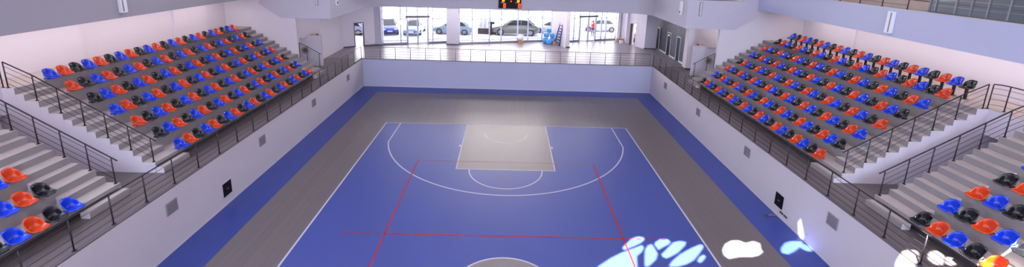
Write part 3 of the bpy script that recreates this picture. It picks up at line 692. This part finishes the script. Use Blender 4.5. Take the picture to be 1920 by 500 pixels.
carton('cardboard_box', 11.35, 17.55, .62, .4, .35, 'brown carton on the lobby floor below the right glass bay', rz=.4)
carton('white_crate', 11.35, 17.02, .3, .3, .26, 'small white crate beside the brown carton on the right', mt='white_gloss', rz=.2)
# ladder
rt = thing('ladder', 'dark blue step ladder leaning against the white cross wall', 'ladder', (5.05, 14.9, H-.014), 0)
base0, base1 = Vector((-.55, .75, 0)), Vector((-.20, -.30, 0)); top0, top1 = Vector((-.05, .35, 2.45)), Vector((.10, -.12, 2.45))
for a, b_ in ((base0, top0), (base1, top1)):
    m = MB(); m.tube([a, b_], .05, 'ladder_blue', 6); m.build('side_rail', rt)
for k in range(1, 9):
    t = k/9; a = base0.lerp(top0, t); b_ = base1.lerp(top1, t); m = MB(); m.tube([a, b_], .045, 'ladder_blue', 6); m.build('rung', rt)
m = MB(); m.ellipsoid(((top0+top1)/2+Vector((0, 0, .08))), (.07, .12, .08), 'paint_blue', 12, 8); m.build('top_cap', rt)

# kiosk-like stub walls behind the far stairs
for s, nm in ((-1, 'left'), (1, 'right')):
    m = MB(); m.prism([(s*13.45, H-.02), (s*15.0, H-.02), (s*15.0, 4.2), (s*14.55, 4.2), (s*14.3, 4.47), (s*13.45, 4.47)], 'y', 5.0, 5.25, 'plaster_lilac')
    o = m.build('stub_wall'); struct(o, 'pale grey stub wall behind the far railing on the %s' % nm, 'wall')
    rt = thing('hose_reel', 'round beige coil hanging behind the far %s stair railing' % nm, 'hose reel', (s*14.55, 4.9, H+1.15))
    m = MB(); m.tube([(0.20*math.cos(2*PI*i/20), -.03, 0.20*math.sin(2*PI*i/20)) for i in range(21)], .05, 'hose_beige', 8, cap=False); m.build('hose', rt)
    m = MB(); m.disc_cyl((0, .03, 0), (0, 1, 0), .12, .13, 'vent_dark', 16); m.tube([(-.2, -.02, 0), (.2, -.02, 0)], .02, 'vent_dark', 6); m.tube([(0, -.02, -.2), (0, -.02, .2)], .02, 'vent_dark', 6); m.build('hub', rt)
    m = MB(); m.tube2((0, 0, 0), (0, 0, .05), .10, .09, 'led_tail', 14); m.ellipsoid((0, 0, .05), (.09, .09, .07), 'led_tail', 14, 8)
    o = m.build('red_helmet'); o.location = (s*13.72, 5.12, 4.47); tag(o, 'small red helmet on top of the %s stub wall' % nm, 'helmet')
    m = MB(); m.box(-.11, .11, -.07, .07, 0, .07, 'led_yel'); mat('led_yel', (190, 160, 90), .5) if 'led_yel' not in MATS else None
    o = m.build('toolbox', bevel=.01); o.location = (s*14.02, 5.12, 4.47); tag(o, 'small tan box on top of the %s stub wall' % nm, 'box')

# ------------------------------------------------------------------ scoreboard
rt = thing('scoreboard', 'black electronic scoreboard with red and yellow digits on the far balcony parapet', 'scoreboard', (0.05, 10.74, 6.13))
m = MB(); m.box(-.95, .95, -.12, 0.05, 0, 1.15, 'black_panel'); m.build('case', rt, bevel=.01)
SEG = {'0': 'abcdef', '8': 'abcdefg', '1': 'bc'}
def digit(ch, x, z, h_, mt):
    wd = h_*.52; t = h_*.16; b = MB(); y0, y1 = -.145, -.12
    S = {'a': (0, wd, h_-t, h_), 'g': (0, wd, h_/2-t/2, h_/2+t/2), 'd': (0, wd, 0, t), 'b': (wd-t, wd, h_/2, h_), 'c': (wd-t, wd, 0, h_/2), 'f': (0, t, h_/2, h_), 'e': (0, t, 0, h_/2)}
    for c in SEG[ch]:
        a = S[c]; b.box(x-wd/2+a[0], x-wd/2+a[1], y0, y1, z+a[2], z+a[3], mt)
    b.build('digit', rt)
digit('0', -.44, .06, .36, 'led_red'); digit('0', .80, .04, .38, 'led_red'); digit('8', -.55, .58, .36, 'led_yellow'); digit('0', .70, .55, .36, 'led_yellow')
m = MB()
for z in (.60, .78): m.disc_cyl((.10, -.13, z), (0, 1, 0), .06, .03, 'led_red', 14)
m.build('colon', rt)
for x in (-.62, .58):
    m = MB()
    for k in range(4): m.box(x-.14+k*.075, x-.14+k*.075+.05, -.128, -.12, .46, .52, 'screen_white')
    m.build('caption', rt)

# ------------------------------------------------------------------ wall fittings
for s, nm in ((-1, 'left'), (1, 'right')):
    for y, wh in ((-12.0, 'nearest to the camera'), (-6.5, 'second from the camera'), (-1.1, 'third from the camera'), (4.4, 'farthest from the camera')):
        rt = thing('wall_vent', 'square grey vent grille in the %s barrier wall, %s' % (nm, wh), 'vent', (s*(WX-.002), y, 1.58), 0, 'vent grilles in the barrier walls')
        m = MB(); d0 = -s
        for a in (((-.24, -.205), (-.22, .22)), ((.205, .24), (-.22, .22)), ((-.205, .205), (-.22, -.185)), ((-.205, .205), (.185, .22))): m.box(0, d0*.03, a[0][0], a[0][1], a[1][0], a[1][1], 'vent_grey')
        m.build('vent_frame', rt)
        m = MB(); m.box(0, d0*.008, -.205, .205, -.185, .185, 'vent_dark')
        for k in range(9): m.box(d0*.006, d0*.022, -.205, .205, -.178+k*.042, -.178+k*.042+.024, 'vent_grey')
        m.build('vent_slats', rt)
    rt = thing('wall_panel', 'black square equipment panel set in the %s barrier wall' % nm, 'panel', (s*(WX-.002), -9.24, .70))
    m = MB(); m.box(0, -s*.02, -.30, .30, -.31, .31, 'cap_white'); m.build('panel_frame', rt)
    m = MB(); m.box(-s*.02, -s*.05, -.25, .25, -.28, .28, 'black_panel'); m.build('panel_door', rt, bevel=.008)
    m = MB(); m.box(-s*.05, -s*.056, -.05, .05, -.015, .015, 'vent_grey'); m.build('panel_handle', rt)
    # upper lamps
    rt = thing('wall_lamp', 'tall white wall lamp on the balcony parapet above the %s stand' % nm, 'lamp', (s*16.448, -7.02, 7.5))
    m = MB(); m.box(0, -s*.16, -.14, .14, 0, .95, 'white_gloss'); m.build('lamp_body', rt, bevel=.02)
    m = MB(); m.box(-s*.162, -s*.168, -.10, -.04, .06, .9, 'vent_grey'); m.build('lamp_slot', rt)
    rt = thing('wall_lamp', 'flat grey lamp slot on the %s balcony block facing the camera' % nm, 'lamp', (s*12.66, YB3, 6.83))
    m = MB(); m.box(-.10, .10, -.05, 0, 0, .92, 'vent_grey'); m.build('lamp_body', rt, bevel=.01)
    m = MB(); m.box(-.06, .06, -.06, -.05, .04, .88, 'cap_white'); m.build('lamp_cover', rt)
    rt = thing('wall_lamp', 'white side lamp on the court side of the %s balcony block' % nm, 'lamp', (s*11.822, 4.0, 6.78))
    m = MB(); m.box(0, -s*.14, -.16, .16, 0, .9, 'white_gloss'); m.build('lamp_body', rt, bevel=.02)
    m = MB(); m.box(-s*.14, -s*.16, -.05, .05, .1, .25, 'rubber'); m.build('lamp_socket', rt)
# hoop of loose bits by the right panel
rt = thing('floor_socket', 'small brown floor socket beside the right barrier wall', 'socket', (11.0, -9.27, .001))
m = MB(); m.box(-.09, .05, -.06, .06, 0, .025, 'soil_brown'); m.build('socket_lid', rt); m = MB(); m.tube([(.05, 0, .02), (.2, .03, .03), (.36, -.02, .02)], .02, 'vent_grey', 6); m.build('cable', rt)
for i, y in enumerate((-9.48, -9.74)):
    m = MB(); m.box(WX-.03, WX-.002, y-.10, y+.10, .24, .31, 'soil_brown'); tag(m.build('wall_socket'), 'small reddish socket plate below the right black panel, %s one' % ('farther', 'nearer')[i], 'socket')

# ------------------------------------------------------------------ railings
def rail_run(label, base, up=.93, group=None, bars=4, post_at=None, ext0=0, ext1=0, lean=0, mt='rail_metal', hand='handrail', pw=(.028, .012), hr=.021):
    """base: list of 3-D points the posts stand on, rails follow them"""
    rt = thing('railing', label, 'railing', base[0], 0, group); o0 = Vector(base[0]); B = [Vector(p)-o0 for p in base]
    def path(h):
        P = [b+Vector((0, 0, h)) for b in B]
        if ext0: P = [P[0]+(P[0]-P[1]).normalized()*ext0]+P
        if ext1: P = P+[P[-1]+(P[-1]-P[-2]).normalized()*ext1]
        return P
    m = MB(); m.tube(path(up), hr, hand, 8); m.build('handrail', rt)
    for k in range(bars):
        m = MB(); m.tube([b+Vector((0, 0, up*(.18+.66*k/(bars-1)))) for b in B], .008, mt, 5); m.build('rail_bar', rt)
    for i, b in enumerate(B):
        if post_at is not None and i not in post_at: continue
        m = MB(); m.tube2(b+Vector((0, 0, -.005)), b+Vector((0, 0, .02)), .055, .05, mt, 10); m.tube([b+Vector((0, 0, .0)), b+Vector((0, 0, up-.01))], .02, mt, 8, flat=(.022, .016)); m.build('post', rt)
    return rt
for s, nm in ((-1, 'left'), (1, 'right')):
    off = -11.62+1.176*0 if s < 0 else -11.47
    n0 = int((6.6-off)/1.176)
    pts = [(s*(WX+.08), off+1.176*k, H+.012) for k in range(-17, n0+1)] + [(s*(WX+.08), 7.63, H+.012)]
    rail_run('long dark steel railing along the top of the %s barrier wall' % nm, pts, .93, None, 4)
    # stair railings of the far stand (near end)
    ye = FAR_NEAR_END[s]+.07
    xs = [fx(k)+.10 for k in range(1, 7)]
    pts = [(s*x, ye, lv(k)) for k, x in zip(range(1, 7), xs)] + [(s*17.45, ye, lv(7))]
    rail_run('sloping stair railing at the near end of the %s far stand' % nm, pts, .93, None, 4, ext0=.22)
    yn = NEAR_END[s]-.07
    pts = [(s*17.62, ye, lv(7)), (s*17.80, ye-.10, lv(7)), (s*17.88, ye-.32, lv(7)), (s*17.88, yn+.3, lv(7)), (s*17.80, yn+.08, lv(7)), (s*17.62, yn, lv(7))]
    rail_run('curved landing railing joining the stair railings over the %s passage' % nm, pts, .93, None, 4, post_at=(0, 2, 3, 5))
    pts = [(s*x, yn, lv(k)) for k, x in zip(range(1, 7), xs)] + [(s*17.45, yn, lv(7))]
    rail_run('sloping stair railing at the edge of the %s near stand' % nm, pts, .93, None, 4, ext0=.22)
    pts = [(s*(fx(1)+.04), YE-.06, lv(1)), (s*(fx(2)+.1), YE-.06, lv(2)), (s*(fx(3)-.15), YE-.06, lv(2)+.225)]
    rail_run('short sloping railing of the far stairs on the %s' % nm, pts, 1.0, None, 5, ext0=.18)
pts = [(-WX-.06+.02, 7.63, H+.012)]
xs = [-11.2+1.18*k for k in range(0, 20)]
rail_run('dark steel railing on the far barrier wall in front of the lobby', [(x, 7.63, H+.012) for x in xs], .93, None, 4, mt='rail_glare', hand='rail_glare')
# balcony railing above the right stand
rail_run('dark railing posts on top of the balcony parapet above the right stand', [(16.55, 1.2-1.24*k, 8.59) for k in range(0, 8)], .95, None, 3)

# ------------------------------------------------------------------ upper tier on the right
m = MB()
for k in range(4): m.box(17.3+.8*k, 23.2, -40, 14, 8.0+.3*k if k else 7.7, 8.5+.35*k if k else 8.1, 'beige_tier' )
struct(m.build('concrete_stand'), 'beige stepped upper tier behind the right balcony parapet', 'stand')
m = MB()
for k in range(4): m.box(17.28+.8*k, 17.30+.8*k, -40, 14, 8.12+.35*(k-1) if k else 7.9, 8.2+.35*k-.1 if k else 8.0, 'brown_tier')
for k in range(1, 4): m.box(17.3+.8*k+.35, 17.3+.8*k+.45, -40, 14, 8.5+.35*k, 8.53+.35*k, 'brown_tier')
struct(m.build('trim_1'), 'brown stripes on the upper tier steps', 'trim')
rt = thing('louvre_screen', 'teal glass louvre screen standing on the balcony above the right stand', 'screen', (16.62, -8.35, 8.59))
ypos = [0, -.24, -1.0, -1.55, -2.1, -2.75, -3.3, -4.1, -4.9]
for a, b_ in zip(ypos, ypos[1:]):
    m = MB()
    for k in range(7): m.box(-.02+.0, .02, b_+.03, a-.03, .04+k*.26, .04+k*.26+.235, 'teal_pane')
    m.build('louvre_panel', rt)
for y in ypos:
    m = MB(); m.box(-.04, .04, y-.022, y+.022, 0, 1.9, 'vent_grey'); m.build('mullion', rt)
m = MB(); m.box(-.04, .04, ypos[-1], 0, 0, .04, 'vent_dark'); m.box(-.04, .04, ypos[-1], 0, 1.9, 1.95, 'vent_dark'); m.build('screen_rail', rt)

# warm downlights under the soffits, washing the back walls
for s in (-1, 1):
    zf = 7.36 if s > 0 else 7.28
    area('soffit_strip_light', (s*(BACK[s]-1.3), -12, zf-.03), (s*(BACK[s]-.2), -12, 4.6), 28, .3, 210, (1.0, .86, .84))

# ------------------------------------------------------------------ seats
def seat_mesh(name, mt, pedestal=False):
    """one-piece moulded shell: flat pan with a straight front lip, rim rising into a rounded low back"""
    D, HW = .43, .215; cx = .20; NA = 44; RN = [0, .4, .68, .78, .85, .91, .96, 1.0]
    def outline(t):                         # t 0..1 round the rim, starting at the middle of the front
        a = 2*PI*t; dx, dy = -math.cos(a), math.sin(a)
        n_ = 5.0 if dx < 0 else 2.25
        rx = cx if dx < 0 else D-cx
        k = (abs(dx/rx)**n_+abs(dy/HW)**n_)**(-1/n_)
        return dx*k, dy*k
    bm = bmesh.new(); rings = []
    for r in RN:
        row = []
        if r == 0: rings.append([bm.verts.new((cx, 0, .062))]); continue
        for i in range(NA):
            x, y = outline(i/NA); u = (x+cx)/D                     # 0 front .. 1 back
            s_ = min(1, max(0, (u-.30)/.42)); rim = .315*(s_*s_*(3-2*s_))*(1-.42*min(1, abs(y)/HW)**2.2) + .030*min(1, abs(y)/.15)*(u > .02)
            g = 0 if r < .68 else ((r-.68)/.32)**1.7
            f = r*(1+.10*s_*(r > .1)*min(1, r/.68)*(1-g)) * (1-.04*s_*g)
            lean = .035*s_*g - .02*s_*(r > .9)
            z = .064 + .010*(1-r) * -1 + rim*g - (.022*(1-u)**3 if r > .97 and u < .25 else 0)
            row.append(bm.verts.new((cx + x*f + lean*(x > 0), y*f, z)))
        rings.append(row)
    for i in range(NA): bm.faces.new((rings[0][0], rings[1][i], rings[1][(i+1) % NA]))
    for a_, b_ in zip(rings[1:], rings[2:]):
        for i in range(NA): bm.faces.new((a_[i], b_[i], b_[(i+1) % NA], a_[(i+1) % NA]))
    bmesh.ops.recalc_face_normals(bm, faces=bm.faces)
    bmesh.ops.solidify(bm, geom=list(bm.faces), thickness=.016)
    me = bpy.data.meshes.new(name); bm.to_mesh(me); bm.free()
    for p in me.polygons: p.use_smooth = True
    me.materials.append(MATS[mt])
    if not pedestal:
        bm = bmesh.new(); bm.from_mesh(me); g = bmesh.ops.create_cube(bm, size=1)
        for v in g['verts']: v.co = Vector((.305+v.co.x*.15, v.co.y*.26, .024+v.co.z*.048))
        bm.to_mesh(me); bm.free()
    o = bpy.data.objects.new(name, me); COL.objects.link(o)
    return o
# a seat's front looks along its local -x; rotate so that it faces the court
ORD = ['first', 'second', 'third', 'fourth', 'fifth', 'sixth', 'seventh', 'eighth', 'ninth', 'tenth', 'eleventh', 'twelfth', 'thirteenth', 'fourteenth', 'fifteenth', 'sixteenth', 'seventeenth', 'eighteenth', 'nineteenth', 'twentieth', 'twenty-first', 'twenty-second', 'twenty-third']
ROWN = {1: 'bottom row', 2: 'second row up', 3: 'third row up', 4: 'fourth row up', 5: 'fifth row up', 6: 'sixth row up', 7: 'seventh row up', 8: 'raised back row'}
PROTO = {c: seat_mesh('stadium_seat', 'seat_'+c) for c in ('blue', 'orange', 'black')}
used = set()
def place_seat(c, x, y, z, s, label, group):
    o = PROTO[c] if c not in used else PROTO[c].copy()
    if c in used: COL.objects.link(o)
    used.add(c)
    o.location = (x, y, z); o.rotation_euler = (0, 0, 0 if s > 0 else PI); tag(o, label, 'seat', group); return o
CYC = ['blue', 'orange', 'black']
FIRST = {-1: {7: 0, 6: 1, 5: 2, 4: 0, 3: 1, 2: 2, 1: 0}, 1: {8: 2, 7: 1, 6: 0, 5: 2, 4: 1, 3: 0, 2: 2, 1: 1}}
TIP = .22                                           # overhang of the seat tip beyond the step edge
for s, nm in ((-1, 'left'), (1, 'right')):
    y0 = -9.60 if s < 0 else -9.18; pit = .5 if s < 0 else .488
    for k in range(1, 8):
        for i in range(23):
            c = CYC[(FIRST[s][k]+i) % 3]
            place_seat(c, s*(fx(k)-TIP), y0+pit*i, lv(k), s, '%s seat, %s far stand, %s, %s from the near stairs' % (c, nm, ROWN[k], ORD[i]), 'seats bolted to the %s far stand' % nm)
# raised back row on the right: shell on a black pedestal
PP = {}
for i in range(23):
    c = CYC[(FIRST[1][8]+i) % 3]; y = -9.18+.488*i-.05
    rt = thing('pedestal_seat', '%s seat on black pedestal, %s from the near stairs in the raised back row' % (c, ORD[i]), 'seat', (17.80, y, lv(7)), 0, 'pedestal seats at the back of the right stand')
    if c not in PP:
        sh = seat_mesh('seat_shell', 'seat_'+c, True); m = MB(); m.box(.16, .24, -.035, .035, .012, .43, 'black_metal'); m.box(.10, .30, -.08, .08, 0, .012, 'black_metal'); m.box(.08, .32, -.12, .12, .42, .445, 'black_metal'); pd = m.build('pedestal'); PP[c] = (sh, pd)
    else:
        sh, pd = [o.copy() for o in PP[c]]; COL.objects.link(sh); COL.objects.link(pd)
    sh.parent = rt; pd.parent = rt; sh.location = (0, 0, .38)
# near stands
NEAR = {-1: ({1: 5, 2: 3, 3: 2}, {1: 0, 2: 2, 3: 1}, -13.88, .49), 1: ({1: 6, 2: 5, 3: 3, 4: 2, 5: 1}, {1: 2, 2: 0, 3: 1, 4: 2, 5: 0}, -13.65, .50)}
REV = ['blue', 'black', 'orange']
for s, nm in ((-1, 'left'), (1, 'right')):
    cnt, first, y0, pit = NEAR[s]
    for k, n in cnt.items():
        st_ = REV.index(CYC[first[k]])
        for i in range(n):
            c = REV[(st_+i) % 3]
            place_seat(c, s*(fx(k)-TIP), y0-pit*i, lv(k), s, '%s seat, %s near stand, %s, %s from the aisle steps' % (c, nm, ROWN[k], ORD[i]), 'seats bolted to the %s near stand' % nm)
